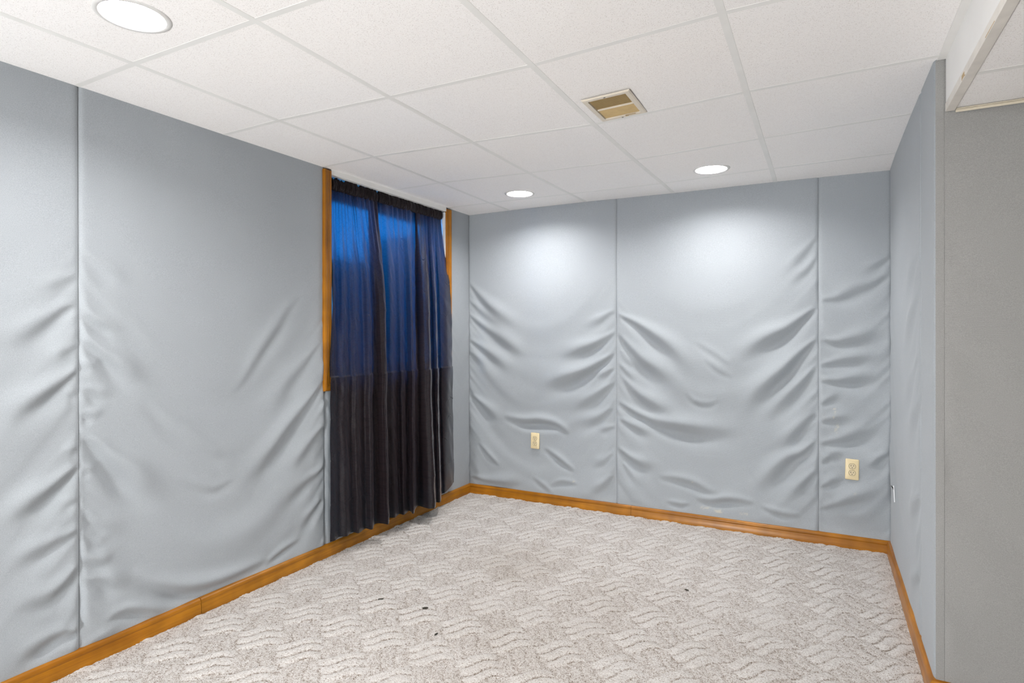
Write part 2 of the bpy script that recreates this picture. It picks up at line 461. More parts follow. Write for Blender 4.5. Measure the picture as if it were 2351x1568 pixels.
CURTAINS = {
 'left': {
  'top': [(0.0,-0.02,-1.458),(0.25,-0.015,-1.36),(0.5,-0.022,-1.256),(0.72,-0.015,-1.177),(0.84,-0.012,-1.098),(0.9,-0.018,-1.051),(0.95,-0.034,-1.069),(1.0,-0.036,-1.107)],
  'mid': [(0.0,-0.006,-1.472),(0.06,0.0,-1.442),(0.12,-0.02,-1.398),(0.22,0.012,-1.372),(0.3,-0.01,-1.314),(0.4,0.018,-1.29),(0.5,0.0,-1.214),(0.6,0.034,-1.184),(0.645,0.002,-1.132),(0.71,0.012,-1.108),(0.79,0.045,-1.098),(0.85,0.058,-1.073),(0.885,0.038,-1.041),(0.94,-0.008,-1.056),(1.0,-0.034,-1.091)],
  'low': [(0.0,0.028,-1.501),(0.06,0.034,-1.481),(0.12,0.024,-1.441),(0.22,0.048,-1.404),(0.3,0.028,-1.348),(0.4,0.055,-1.32),(0.5,0.035,-1.243),(0.6,0.07,-1.211),(0.645,0.036,-1.16),(0.71,0.045,-1.135),(0.79,0.085,-1.13),(0.85,0.1,-1.116),(0.885,0.08,-1.08),(0.94,0.045,-1.103),(1.0,0.028,-1.147)],
  'bot': [(0.0,0.072,-1.544),(0.06,0.08,-1.52),(0.12,0.066,-1.473),(0.22,0.095,-1.439),(0.3,0.07,-1.374),(0.4,0.105,-1.356),(0.5,0.08,-1.277),(0.6,0.125,-1.261),(0.645,0.085,-1.204),(0.71,0.095,-1.176),(0.79,0.14,-1.174),(0.85,0.165,-1.169),(0.885,0.14,-1.133),(0.94,0.095,-1.133),(1.0,0.07,-1.167)],
 },
 'right': {
  'top': [(0.0,-0.045,-1.036),(0.07,-0.03,-1.008),(0.15,-0.015,-0.954),(0.3,-0.022,-0.85),(0.43,-0.012,-0.743),(0.47,-0.02,-0.69),(0.52,-0.036,-0.606),(0.56,-0.03,-0.653),(0.62,-0.018,-0.639),(0.72,-0.02,-0.557),(0.85,-0.016,-0.463),(1.0,-0.02,-0.349)],
  'mid': [(0.0,-0.056,-1.025),(0.06,-0.036,-0.974),(0.12,0.01,-0.965),(0.2,0.0,-0.901),(0.28,0.024,-0.873),(0.36,0.005,-0.795),(0.43,0.045,-0.786),(0.47,0.0,-0.709),(0.52,-0.04,-0.542),(0.56,-0.022,-0.66),(0.6,-0.002,-0.667),(0.66,0.055,-0.661),(0.71,0.065,-0.619),(0.745,0.02,-0.542),(0.79,0.05,-0.547),(0.83,0.058,-0.527),(0.865,0.005,-0.436),(0.9,0.03,-0.44),(0.95,0.042,-0.38),(1.0,0.03,-0.295)],
  'low': [(0.0,0.024,-1.094),(0.06,0.028,-1.026),(0.12,0.048,-0.996),(0.2,0.03,-0.922),(0.28,0.062,-0.909),(0.36,0.035,-0.826),(0.43,0.085,-0.826),(0.47,0.045,-0.755),(0.52,0.024,-0.615),(0.56,0.032,-0.719),(0.6,0.045,-0.717),(0.66,0.1,-0.704),(0.71,0.115,-0.67),(0.745,0.06,-0.583),(0.79,0.085,-0.583),(0.83,0.095,-0.561),(0.865,0.03,-0.457),(0.9,0.05,-0.454),(0.95,0.058,-0.389),(1.0,0.035,-0.292)],
  'bot': [(0.0,0.062,-1.11),(0.06,0.08,-1.066),(0.12,0.108,-1.042),(0.2,0.09,-0.973),(0.28,0.125,-0.97),(0.36,0.1,-0.889),(0.43,0.165,-0.92),(0.47,0.1,-0.816),(0.52,0.07,-0.665),(0.56,0.08,-0.766),(0.6,0.1,-0.774),(0.66,0.19,-0.792),(0.71,0.21,-0.752),(0.745,0.15,-0.662),(0.79,0.165,-0.648),(0.83,0.155,-0.613),(0.865,0.065,-0.475),(0.9,0.08,-0.457),(0.95,0.064,-0.361),(1.0,0.032,-0.261)],
 },
}
REST_LIGHTS = [(1.90, -2.92), (0.69, -5.37)]
HALL_LIGHTS = [(3.9, -5.2, 0.2)]
SKY = 13.0
FILL_SPOTS = [(1.2, -6.0, 0.35, 1.4, -3.4, 2.15, 410, 150, 1.0)]
EXPO = 0.17

# ------------------------------------------------------------------ smooth 1-D / 2-D value noise
def vnoise(seed):
    tab = np.random.RandomState(seed).uniform(-1, 1, (64, 64))
    def f(x, y):
        x = np.asarray(x) + 1000.0; y = np.asarray(y) + 1000.0
        xi = np.floor(x).astype(int); yi = np.floor(y).astype(int)
        fx = x - xi; fy = y - yi
        fx = fx * fx * (3 - 2 * fx); fy = fy * fy * (3 - 2 * fy)
        g = lambda a, b: tab[a % 64, b % 64]
        return (g(xi, yi) * (1 - fx) + g(xi + 1, yi) * fx) * (1 - fy) + (g(xi, yi + 1) * (1 - fx) + g(xi + 1, yi + 1) * fx) * fy
    return f

def sstep(a, b, x):
    t = np.clip((x - a) / (b - a), 0, 1)
    return t * t * (3 - 2 * t)

def fold_field(S, Z, strokes, gain, s0, s1):
    """Bulge-and-tuck folds of the loose wall cloth: each stroke is the line under a fold."""
    d = np.zeros_like(S)
    sa_ = S[:, 0]; z1 = Z[0, :]
    for amp, pts in strokes:
        p = np.array(pts, float)
        # resample on a smooth curve
        t = np.arange(len(p)); tt = np.linspace(0, len(p) - 1, 10 * (len(p) - 1) + 1)
        def cr(v):
            out = []
            for q in tt:
                i = min(int(q), len(p) - 2); f = q - i
                a, b, c, e = v[max(i - 1, 0)], v[i], v[i + 1], v[min(i + 2, len(p) - 1)]
                out.append(0.5 * ((2 * b) + (c - a) * f + (2 * a - 5 * b + 4 * c - e) * f * f + (3 * b - a - 3 * c + e) * f ** 3))
            return np.array(out)
        px, pz = cr(p[:, 0]), cr(p[:, 1])
        L = np.concatenate([[0], np.cumsum(np.hypot(np.diff(px), np.diff(pz)))]); tot = L[-1]
        if tot < 1e-4: continue
        wmax = min(0.016 + 0.055 * tot, 0.047)
        i0, i1 = np.searchsorted(sa_, [px.min() - 0.15, px.max() + 0.15])
        j0, j1 = np.searchsorted(z1, [pz.min() - 0.15, pz.max() + 0.15])
        if i1 - i0 < 2 or j1 - j0 < 2: continue
        SS = S[i0:i1, j0:j1]; ZZ = Z[i0:i1, j0:j1]
        best = np.full(SS.shape, 1e9); nd = np.zeros(SS.shape); ll = np.zeros(SS.shape); over = np.zeros(SS.shape)
        for k in range(len(px) - 1):
            ax, az, bx, bz = px[k], pz[k], px[k + 1], pz[k + 1]
            ux, uz = bx - ax, bz - az; l = math.hypot(ux, uz) + 1e-9; ux /= l; uz /= l
            r = (SS - ax) * ux + (ZZ - az) * uz
            rc = np.clip(r, 0, l)
            dist = np.hypot(SS - ax - rc * ux, ZZ - az - rc * uz)
            n = -(SS - ax) * uz + (ZZ - az) * ux
            if ux < 0: n = -n
            m = dist < best
            best[m] = dist[m]; nd[m] = (np.sign(n) * dist)[m]; ll[m] = (L[k] + rc)[m]
        u = ll / tot
        if min(abs(px[0] - s0), abs(px[0] - s1)) < 0.06:      # starts at a seam
            w = 0.011 + (wmax - 0.011) * sstep(-0.1, 0.7, u)
            env = sstep(-0.06, 0.12, u) * (1 - sstep(0.40, 1.0, u))
        else:                                                  # a free fold in the middle of the cloth
            w = 0.60 * wmax * (0.65 + 0.35 * np.sin(math.pi * np.clip(u, 0, 1)))
            env = 1.1 * np.sin(math.pi * np.clip(u, 0, 1)) ** 0.8
        slope = 0.78 * amp * gain
        prof = (nd / w) * np.exp(-0.5 * (nd / w) ** 2)
        ends = np.exp(-0.5 * (np.maximum(best - np.abs(nd), 0) / w) ** 2)
        d[i0:i1, j0:j1] += slope * w * env * prof * ends
    return d

def swag_field(S, Z, s0, s1, seed, top=1.75):
    """Soft swags between two seams plus the small puckers along each seam."""
    w = s1 - s0
    t = (S - s0) / w
    sag = 0.40 * w * 4 * t * (1 - t)
    q = Z + sag
    n1, n2, n3, n4 = vnoise(seed), vnoise(seed + 1), vnoise(seed + 2), vnoise(seed + 3)
    lowz = 1 - sstep(0.9, top, Z)
    d = (0.0080 * n1(q / 0.20, t * 1.3) + 0.0045 * n4(q / 0.11 + 5, t * 1.9)) * (0.15 + lowz)
    d += 0.0016 * n2(q / 0.07, t * 2.2) * lowz
    e0 = np.exp(-((S - s0) / 0.055)); e1 = np.exp(-((s1 - S) / 0.055))
    puck = 1 - sstep(1.2, 1.85, Z)
    d += 0.0055 * (n3((Z + 1.1 * (S - s0)) / 0.036, 0 * S) * e0 + n4((Z + 1.1 * (s1 - S)) / 0.036, 0 * S + 7) * e1) * puck
    d += 0.0020 * n2(S / 0.35 + 9, Z / 0.45)
    return d

def edge_pin(S, s0, s1):
    a = np.minimum(S - s0, s1 - S)
    return 1 - np.exp(-(np.maximum(a, 0) / 0.012) ** 2)

def stain_field(S, Z, spots):
    v = np.zeros_like(S)
    n = vnoise(77)
    for s, z, rs, rz, k in spots:
        r = np.sqrt(((S - s) / rs) ** 2 + ((Z - z) / rz) ** 2)
        v = np.maximum(v, k * (1 - sstep(0.3, 1.0, r + 0.6 * n(S / 0.008, Z / 0.008))))
    return v

def cloth_panel(parent, axis, plane, sign, s0, s1, z0, z1, strokes, seed, mat, step=0.0075, flip=False, gain=1.0, spots=(), swag=1.0, top=1.75, gap=0.0005, tuck=0.004, base=0.004):
    """One length of wall cloth between two seams. axis 0: runs along x on plane y; axis 1: runs along y on plane x."""
    n = max(3, int((s1 - s0) / step)); m = max(3, int((z1 - z0) / step))
    s = np.linspace(s0 + gap, s1 - gap, n); z = np.linspace(z0, z1, m)
    S, Z = np.meshgrid(s, z, indexing='ij')
    d = fold_field(S, Z, strokes, gain, s0, s1) + swag * swag_field(S, Z, s0, s1, seed, top)
    d = d * edge_pin(S, s0, s1) * sstep(z0 + 0.03, z0 + 0.12, Z) * (1 - 0.9 * sstep(z1 - 0.10, z1, Z))
    d = d + base * edge_pin(S, s0, s1)
    # the hem at each seam turns back into the joint
    d[0, :] -= tuck; d[-1, :] -= tuck
    P = np.zeros(S.shape + (3,))
    if axis == 0:
        P[..., 0] = S; P[..., 1] = plane + sign * d
    else:
        P[..., 1] = S; P[..., 0] = plane + sign * d
    P[..., 2] = Z
    return grid_mesh('fabric_panel', P, mat, parent, flip, {'stain': stain_field(S, Z, spots)})

# ------------------------------------------------------------------ walls
wb = box('wall_back', (-0.25, 0.045, -0.02), (W + 0.14, 0.16, H + 0.20), M['fabric'])
tag(wb, 'back wall covered in loose wrinkled grey cloth with two vertical seams', 'wall', kind='structure')
SB = STROKES['back']
sel = lambda a, b: [q for q in SB if a - 0.02 <= np.mean([p[0] for p in q[1]]) <= b + 0.02]
cloth_panel(wb, 0, 0.0, -1, -0.006, 1.192, 0.0, H + 0.014, sel(0, 1.17), 21, M['fabric'], spots=[(0.88, 0.18, 0.012, 0.008, 0.6), (0.86, 0.13, 0.010, 0.006, 0.5)])
cloth_panel(wb, 0, 0.0, -1, 1.192, 2.425, 0.0, H + 0.014, sel(1.2, 2.405), 31, M['fabric'],
            spots=[(1.78, 0.115, 0.03, 0.012, 0.7), (1.86, 0.105, 0.035, 0.010, 0.8), (2.02, 0.11, 0.03, 0.008, 0.6), (1.70, 0.27, 0.006, 0.006, 0.6)])
cloth_panel(wb, 0, 0.0, -1, 2.425, W + 0.006, 0.0, H + 0.014, sel(2.43, 2.9), 41, M['fabric'],
            spots=[(2.508, 0.78, 0.007, 0.022, 0.7), (2.505, 0.745, 0.005, 0.015, 0.6), (2.525, 0.69, 0.012, 0.012, 0.7), (2.515, 0.67, 0.006, 0.018, 0.5), (2.610, 0.315, 0.008, 0.014, 0.6)])

# left wall: slabs around the window opening, cloth lengths in front
bm = bmesh.new()
for y0, y1, z0, z1 in ((YF, WIN_Y0, -0.02, H + 0.20), (WIN_Y1, 0.045, -0.02, H + 0.20), (WIN_Y0, WIN_Y1, -0.02, WIN_Z0), (WIN_Y0, WIN_Y1, H, H + 0.20)):
    bm_box(bm, (-0.22, y0, z0), (-0.045, y1, z1))
wl = from_bm('wall_left', bm, M['fabric'])
tag(wl, 'left wall covered in loose wrinkled grey cloth around the curtained window', 'wall', kind='structure')
SL = STROKES['left']
sell = lambda a, b: [q for q in SL if a <= np.mean([p[0] for p in q[1]]) <= b]
cloth_panel(wl, 1, 0.0, 1, -3.955, -2.733, 0.0, H + 0.014, sell(-3.9, -2.733), 51, M['fabric'], flip=True)
cloth_panel(wl, 1, 0.0, 1, -2.733, -1.512, 0.0, H + 0.014, sell(-2.733, -1.5), 61, M['fabric'], flip=True)
cloth_panel(wl, 1, 0.0, 1, -1.512, -0.29, 0.0, 0.93, [], 71, M['fabric'], flip=True, step=0.012)
cloth_panel(wl, 1, 0.0, 1, -0.29, 0.006, 0.0, H + 0.014, [], 81, M['fabric'], flip=True, swag=0.6)
for k, a in enumerate(np.arange(-3.955 - 1.22, YF - 0.1, -1.22)):
    cloth_panel(wl, 1, 0.0, 1, max(a, YF), a + 1.22, 0.0, H, [], 91 + k, M['fabric'], flip=True, step=0.03)

# right wall (short) and the wall that turns away from it
wr = box('wall_right', (W + 0.045, -D + 0.012, -0.02), (W + 0.14, 0.16, H + 0.20), M['fabric'])
tag(wr, 'short right wall in pale grey cloth with a vertical seam near its corner', 'wall', kind='structure')
cloth_panel(wr, 1, W, -1, -1.178, 0.006, 0.0, H + 0.014, STROKES['right'], 101, M['fabric'], gain=0.45, swag=0.7)
cloth_panel(wr, 1, W, -1, -D, -1.178, 0.0, H + 0.014, [], 111, M['fabric'], swag=0.15)
wt = box('wall_return', (W + 0.012, -D + 0.012, -0.02), (XR, -D + 0.10, H + 0.20), M['fabric_shaded'])
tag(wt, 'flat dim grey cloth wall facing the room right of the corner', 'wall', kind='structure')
cloth_panel(wt, 0, -D, -1, W + 0.0, W + 0.024, 0.0, H, [], 121, M['fabric_shaded'], swag=0.0, gap=0.0, tuck=0.0004, base=0.0)
cloth_panel(wt, 0, -D, -1, W + 0.024, W + 1.25, 0.0, H, [], 122, M['fabric_shaded'], swag=0.45, step=0.012, tuck=0.0006, base=0.0)
cloth_panel(wt, 0, -D, -1, W + 1.25, XR, 0.0, H, [], 123, M['fabric_shaded'], swag=0.4, step=0.03)
# walls behind the camera
wf = box('wall_front', (-0.22, YF - 0.1, -0.02), (XR + 0.1, YF, H + 0.20), M['fabric'])
tag(wf, 'plain grey wall at the near end of the basement', 'wall', kind='structure')
ws = box('wall_side', (XR, YF, -0.02), (XR + 0.1, -D + 0.1, H + 0.20), M['fabric_shaded'])
tag(ws, 'plain grey wall at the far side of the adjoining area', 'wall', kind='structure')

# ------------------------------------------------------------------ carpet
CELL = 0.2275 / math.sqrt(2)
nz1, nz2, nz3 = vnoise(5), vnoise(6), vnoise(8)
def carpet_height(X, Y):
    cx, cy = X - 1.776, Y + 1.362
    u = (cx + cy) / math.sqrt(2); w = (cx - cy) / math.sqrt(2)
    u = u + 0.006 * nz1(X / 0.11, Y / 0.11); w = w + 0.006 * nz2(X / 0.11, Y / 0.11)
    iu = np.floor(u / CELL + 0.5); iw = np.floor(w / CELL + 0.5)
    par = ((iu + iw) % 2) == 0
    lu = u - iu * CELL; lw = w - iw * CELL
    along = np.where(par, lu, lw); across = np.where(par, lw, lu)
    amp = np.where(par, 1.0, 0.38)
    ph = across + 0.011 * np.sin(along / CELL * 2 * math.pi + 0.5)
    k = 2.9
    c = np.abs(np.sin(math.pi * (ph / CELL * k + 0.5)))
    edge = sstep(0.0, 0.045, CELL / 2 - np.abs(along))
    ridge = np.sqrt(c) * (0.35 + 0.65 * edge)
    g = (1 - sstep(0.05, 0.50, c)) * amp
    fade = 0.90 + 0.25 * nz3(X / 0.30, Y / 0.30)
    return 0.0080 * amp * ridge * fade, np.clip(g * fade + np.where(par, 0.0, 0.34), 0, 1)

def carpet_patch(x0, x1, y0, y1, step, parent=None):
    x = np.arange(x0, x1 + step * 0.5, step); y = np.arange(y0, y1 + step * 0.5, step)
    X, Y = np.meshgrid(x, y, indexing='ij')
    h, g = carpet_height(X, Y)
    tuft = RNG.uniform(-1, 1, X.shape) * 0.0016
    # worn, yellowed patch and faint spots mid-floor; last one paints the curtain's shadow
    wear_shade = np.zeros_like(X)
    for sx, sy, r, k in ((0.98, -1.12, 0.30, 0.32), (1.35, -1.75, 0.45, 0.22), (1.55, -1.30, 0.25, 0.20), (2.1, -1.5, 0.3, 0.10), (0.12, -0.70, 0.05, 0.5)):
        wear_shade = np.maximum(wear_shade, k * np.exp(-((X - sx) ** 2 + (Y - sy) ** 2) / (r * r)))
    wear_shade *= 0.8 + 0.5 * vnoise(14)(X / 0.09, Y / 0.09)
    P = np.stack([X + RNG.uniform(-.3, .3, X.shape) * step, Y + RNG.uniform(-.3, .3, X.shape) * step, h + tuft - 0.006], -1)
    return P, {'groove': g, 'wear_shade': np.clip(wear_shade, 0, 1)}

P, at = carpet_patch(0.0, W, -3.30, 0.0, 0.0055)
fl = grid_mesh('floor', P, M['carpet'], None, False, at)
tag(fl, 'light beige cut pile carpet patterned with wavy leaf ridges', 'floor', kind='structure')
for (x0, x1, y0, y1, st) in ((0.0, W, YF, -3.30, 0.05), (W, XR, YF, -D, 0.05)):
    P, at = carpet_patch(x0, x1, y0, y1, st)
    grid_mesh('carpet_width', P, M['carpet'], fl, False, at)

box('subfloor', (-0.30, YF - 0.1, -0.08), (XR + 0.1, 0.16, -0.016), M['blocker'], fl)

# ------------------------------------------------------------------ baseboards
BB = [(0.0, 0.0), (0.0145, 0.0), (0.0145, 0.044), (0.0125, 0.0475), (0.0125, 0.051), (0.0138, 0.054), (0.0130, 0.060), (0.0105, 0.066), (0.0070, 0.0705), (0.0040, 0.0725), (0.0, 0.0725)]
BB = [(a + 0.006, b - 0.006) for a, b in BB]
BB[0] = (-0.004, -0.006); BB[-1] = (-0.004, 0.0665)
def board(parent, p0, p1, right, mat, m0=0.0, m1=0.0):
    bm = bmesh.new(); sweep(bm, BB, p0, p1, right, (0, 0, 1), m0, m1)
    return from_bm('board', bm, mat, parent, smooth=True)
b1 = empty('baseboard_left', (0, -1.5, 0)); tag(b1, 'orange stained wood baseboard along the left wall under the curtains', 'baseboard', kind='structure')
def keep(o, root):
    o.matrix_parent_inverse = Matrix.Translation(-Vector(root.location)); return o
keep(board(b1, (0, YF, 0), (0, -2.2625, 0), (1, 0, 0), M['wood_y']), b1)
keep(board(b1, (0, -2.2600, 0), (0, 0, 0), (1, 0, 0), m_wood('oak_stain_second_length', 1, (0.245, 0.084, 0.004), (0.45, 0.185, 0.012)), 0, -1), b1)
b2 = empty('baseboard_back', (1.4, 0, 0)); tag(b2, 'orange stained wood baseboard along the back wall below both outlets', 'baseboard', kind='structure')
keep(board(b2, (0, 0, 0), (1.2965, 0, 0), (0, -1, 0), M['wood_x'], 1, 0), b2)
keep(board(b2, (1.2980, 0, 0), (W, 0, 0), (0, -1, 0), M['wood_x'], 0, -1), b2)
b3 = empty('baseboard_right', (W, -0.7, 0)); tag(b3, 'orange stained wood baseboard along the short right wall', 'baseboard', kind='structure')
keep(board(b3, (W, 0, 0), (W, -D, 0), (-1, 0, 0), M['wood_y'], 1, 1), b3)
b4 = empty('baseboard_return', (W + 1, -D, 0)); tag(b4, 'orange stained wood baseboard below the dim wall right of the corner', 'baseboard', kind='structure')
keep(board(b4, (W, -D, 0), (XR, -D, 0), (0, -1, 0), M['wood_x'], -1, 0), b4)

# ------------------------------------------------------------------ ceiling (grid sags a little, as hung)
NX = [0.0, AX, AX + GX, AX + 2 * GX, AX + 3 * GX, W + 0.028]
NY = [0.0] + [-(BY + k * GY) for k in range(0, 13)]
NY = [y for y in NY if y > YF] + [YF]
DZ = {  # row index (0 = back wall) -> dz at each of the six columns
    0: (0.006, 0.008, 0.009, 0.001, 0.001, -0.006),
    1: (0.006, 0.006, 0.001, -0.003, 0.006, 0.009),
    2: (0.006, 0.011, -0.007, -0.018, -0.002, 0.011),
    3: (0.004, 0.010, -0.007, -0.024, -0.002, 0.002),
    4: (0.002, 0.007, -0.007, -0.015, 0.005, 0.002),
    5: (0.003, 0.008, 0.003, -0.006, 0.004, 0.002),
}
def node_z(i, j): return H + (DZ[j][i] if j in DZ else 0.0)
def ceil_z(x, y):
    i = max(0, min(len(NX) - 2, int(np.searchsorted(NX, x) - 1)))
    j = max(0, min(len(NY) - 2, sum(1 for v in NY if v > y) - 1))
    fx = (x - NX[i]) / (NX[i + 1] - NX[i]); fy = (y - NY[j]) / (NY[j + 1] - NY[j])
    a = node_z(i, j) * (1 - fx) + node_z(i + 1, j) * fx
    b = node_z(i, j + 1) * (1 - fx) + node_z(i + 1, j + 1) * fx
    return a * (1 - fy) + b * fy

LIGHTS = [(0.684, -2.922), (0.682, -0.462), (1.896, -0.483)]
R_HOLE, R_RING, R_LENS = 0.083, 0.1, 0.080
VENT = (1.627, 1.818, -1.795, -1.543)     # x0 x1 y0 y1
tv, tf = [], []
rnd = random.Random(3)
LIFT = 0.0004
for i in range(len(NX) - 1):
    for j in range(len(NY) - 1):
        x0, x1, y1, y0 = NX[i], NX[i + 1], NY[j], NY[j + 1]
        dz = LIFT + rnd.uniform(-0.0004, 0.0004)
        outer = [Vector((x0, y0, 0)), Vector((x1, y0, 0)), Vector((x1, y1, 0)), Vector((x0, y1, 0))]
        loops = [outer]
        for lx, ly in LIGHTS:
            if x0 < lx < x1 and y0 < ly < y1:
                loops.append([Vector((lx + 0.09 * math.cos(a), ly + 0.09 * math.sin(a), 0)) for a in np.linspace(0, 2 * math.pi, 48, endpoint=False)][::-1])
        cxv, cyv = (VENT[0] + VENT[1]) / 2, (VENT[2] + VENT[3]) / 2
        if x0 < cxv < x1 and y0 < cyv < y1:
            loops.append([Vector(p + (0,)) for p in ((VENT[0] + .02, VENT[2] + .02), (VENT[0] + .02, VENT[3] - .02), (VENT[1] - .02, VENT[3] - .02), (VENT[1] - .02, VENT[2] + .02))])
        pts = [p for l in loops for p in l]
        b0 = len(tv)
        if len(loops) == 1:
            tv += [(p.x, p.y, ceil_z(p.x, p.y) + dz) for p in pts]; tf.append((b0 + 3, b0 + 2, b0 + 1, b0))
        else:
            tv += [(p.x, p.y, ceil_z(p.x, p.y) + dz) for p in pts]
            for t in tessellate_polygon(loops):
                a, b, c = (pts[k] for k in t)
                up = (b - a).cross(c - a).z > 0
                tf.append(tuple(b0 + k for k in (t[::-1] if up else t)))
ce = mesh_from('ceiling', tv, tf, M['tile'])
tag(ce, 'dropped ceiling of white pinholed acoustic tiles', 'ceiling', kind='structure')

def tee(bm, i0, j0, i1, j1, half=0.0119, drop=0.0):
    ax, ay = NX[i0], NY[j0]; bx, by = NX[i1], NY[j1]
    za, zb = node_z(i0, j0) - drop, node_z(i1, j1) - drop
    along_y = i0 == i1
    prof = [(-half, 0.0009), (-half, 0.0001), (-half + 0.0008, -0.0005), (half - 0.0008, -0.0005), (half, 0.0001), (half, 0.0009)]
    r = Vector((1, 0, 0)) if along_y else Vector((0, 1, 0))
    sweep(bm, prof, (ax, ay, za), (bx, by, zb), r, (0, 0, 1))
for i in range(1, 5):                                  # main runners, one object per run
    bm = bmesh.new()
    for j in range(len(NY) - 1): tee(bm, i, j, i, j + 1)
    from_bm('main_runner', bm, M['tee'], ce)
for j in range(1, len(NY) - 1):                        # cross runs
    bm = bmesh.new()
    for i in range(len(NX) - 1): tee(bm, i, j, i + 1, j, 0.0112, -0.0003)
    from_bm('cross_runner', bm, M['tee'], ce)
box('ceiling_plenum', (-0.2, YF, H + 0.16), (XR, 0.1, H + 0.2), M['dark'], ce)

# step down to the lower ceiling on the right: angle, fascia board, angle, tiles
tr = empty('trim_1', (W + 0.03, -3, SOF)); tag(tr, 'white boxed fascia stepping down from main ceiling to lower ceiling', 'soffit trim', kind='structure')
keep(box('fascia_board', (W + 0.028, YF, SOF + 0.002), (W + 0.040, -D - 0.003, H + 0.02), M['fascia'], tr), tr)
bm = bmesh.new(); bm_box(bm, (W + 0.004, YF, H - 0.0015), (W + 0.028, -D - 0.003, H + 0.002)); keep(from_bm('ceiling_angle', bm, M['tee'], tr), tr)
bm = bmesh.new()
bm_box(bm, (W + 0.0262, YF, SOF), (W + 0.0278, -D - 0.003, SOF + 0.026), 0.0004, 1)
bm_box(bm, (W + 0.0262, YF, SOF - 0.0012), (W + 0.052, -D - 0.004, SOF), 0.0004, 1)
keep(from_bm('bottom_angle', bm, m_plain('aged_white_angle', (0.80, 0.76, 0.70), 0.45, fine=0.10, scale=14), tr), tr)
# rust specks on the angle
bm = bmesh.new()
for y, l in ((-1.80, 0.012), (-1.765, 0.006), (-2.05, 0.09)):
    bm_box(bm, (W + 0.0258, y - l, SOF + 0.001), (W + 0.0263, y, SOF + 0.0035))
bm_box(bm, (W + 0.0257, -1.80, SOF + 0.003), (W + 0.0261, -1.765, SOF + 0.016))
keep(from_bm('rust_stain', bm, m_plain('rust_brown', (0.50, 0.36, 0.20), 0.8), tr), tr)
lc = mesh_from('ceiling_lower', [(W + 0.040, YF, SOF + 0.004), (XR, YF, SOF + 0.004), (XR, -D, SOF + 0.004), (W + 0.040, -D, SOF + 0.004)], [(3, 2, 1, 0)], M['tile'])
tag(lc, 'lower tiled ceiling over the area at the right', 'ceiling', kind='structure')
bm = bmesh.new(); bm_box(bm, (W + 0.054, -D - 0.020, SOF - 0.001), (XR, -D - 0.003, SOF + 0.001), 0.0003, 1)
bm_box(bm, (W + 0.054, -D - 0.0055, SOF - 0.008), (XR, -D - 0.0035, SOF), 0.0003, 1)
from_bm('wall_angle', bm, m_plain('yellowed_wall_angle', (0.74, 0.67, 0.54), 0.5, fine=0.1, scale=20), lc)
for yy in (-1.80, -2.41, -3.02):
    bm = bmesh.new(); bm_box(bm, (W + 0.05, yy - 0.012, SOF + 0.0033), (XR, yy + 0.012, SOF + 0.0045)); from_bm('cross_runner', bm, M['tee'], lc)

# ------------------------------------------------------------------ recessed lights
def lathe(name, prof, mat, parent, loc, n=64, closed=False):
    V, F = [], []
    for a in np.linspace(0, 2 * math.pi, n, endpoint=False):
        for r, z in prof: V.append((r * math.cos(a), r * math.sin(a), z))
    k = len(prof)
    for i in range(n):
        i2 = (i + 1) % n
        for q in range(k if closed else k - 1):
            q2 = (q + 1) % k
            F.append((i * k + q, i * k + q2, i2 * k + q2, i2 * k + q))
    o = mesh_from(name, V, F, mat, parent, True, loc)
    return o
DEPTH = 0.042
lab = ['white round recessed ceiling light nearest the camera above the bare left wall',
       'white round recessed ceiling light near the curtains, left of the two along the back wall',
       'white round recessed ceiling light beyond the air vent, right of two along back wall']
for (lx, ly), tx in zip(LIGHTS, lab):
    z = ceil_z(lx, ly)
    e = empty('recessed_light', (lx, ly, z)); tag(e, tx, 'ceiling light', 'recessed ceiling lights')
    lathe('trim_ring', [(R_HOLE, 0.004), (R_HOLE, -0.001), (R_HOLE + 0.002, -0.0032), (R_RING - 0.004, -0.0026), (R_RING, 0.001), (R_RING, 0.003)], M['trimring'], e, (0, 0, 0))
    lathe('reflector', [(R_HOLE, 0.003), (R_LENS + 0.001, DEPTH), (R_LENS + 0.001, DEPTH + 0.03)], M['cone'], e, (0, 0, 0))
    bm = bmesh.new(); bmesh.ops.create_circle(bm, cap_ends=True, cap_tris=True, segments=48, radius=R_LENS)
    bmesh.ops.translate(bm, verts=bm.verts, vec=(0, 0, DEPTH))
    for f in bm.faces: f.normal_flip()
    me = bpy.data.meshes.new('lens'); bm.to_mesh(me); bm.free(); me.materials.append(M['lens'])
    link(bpy.data.objects.new('lens', me), e)

def downlight(x, y, z, k=1.0, col=(1.0, 0.985, 0.975)):
    la = bpy.data.lights.new('recessed_lamp', 'AREA'); la.shape = 'DISK'; la.size = 2 * R_LENS
    la.energy = LAMP * math.pi * math.pi * R_LENS ** 2 * k; la.color = col
    o = bpy.data.objects.new('recessed_lamp', la); o.location = (x, y, z); COL.objects.link(o)
    return o
for x, y in REST_LIGHTS: downlight(x, y, H - 0.004)
for x, y, k in HALL_LIGHTS: downlight(x, y, SOF - 0.004, k, (1.0, 0.9, 0.78))

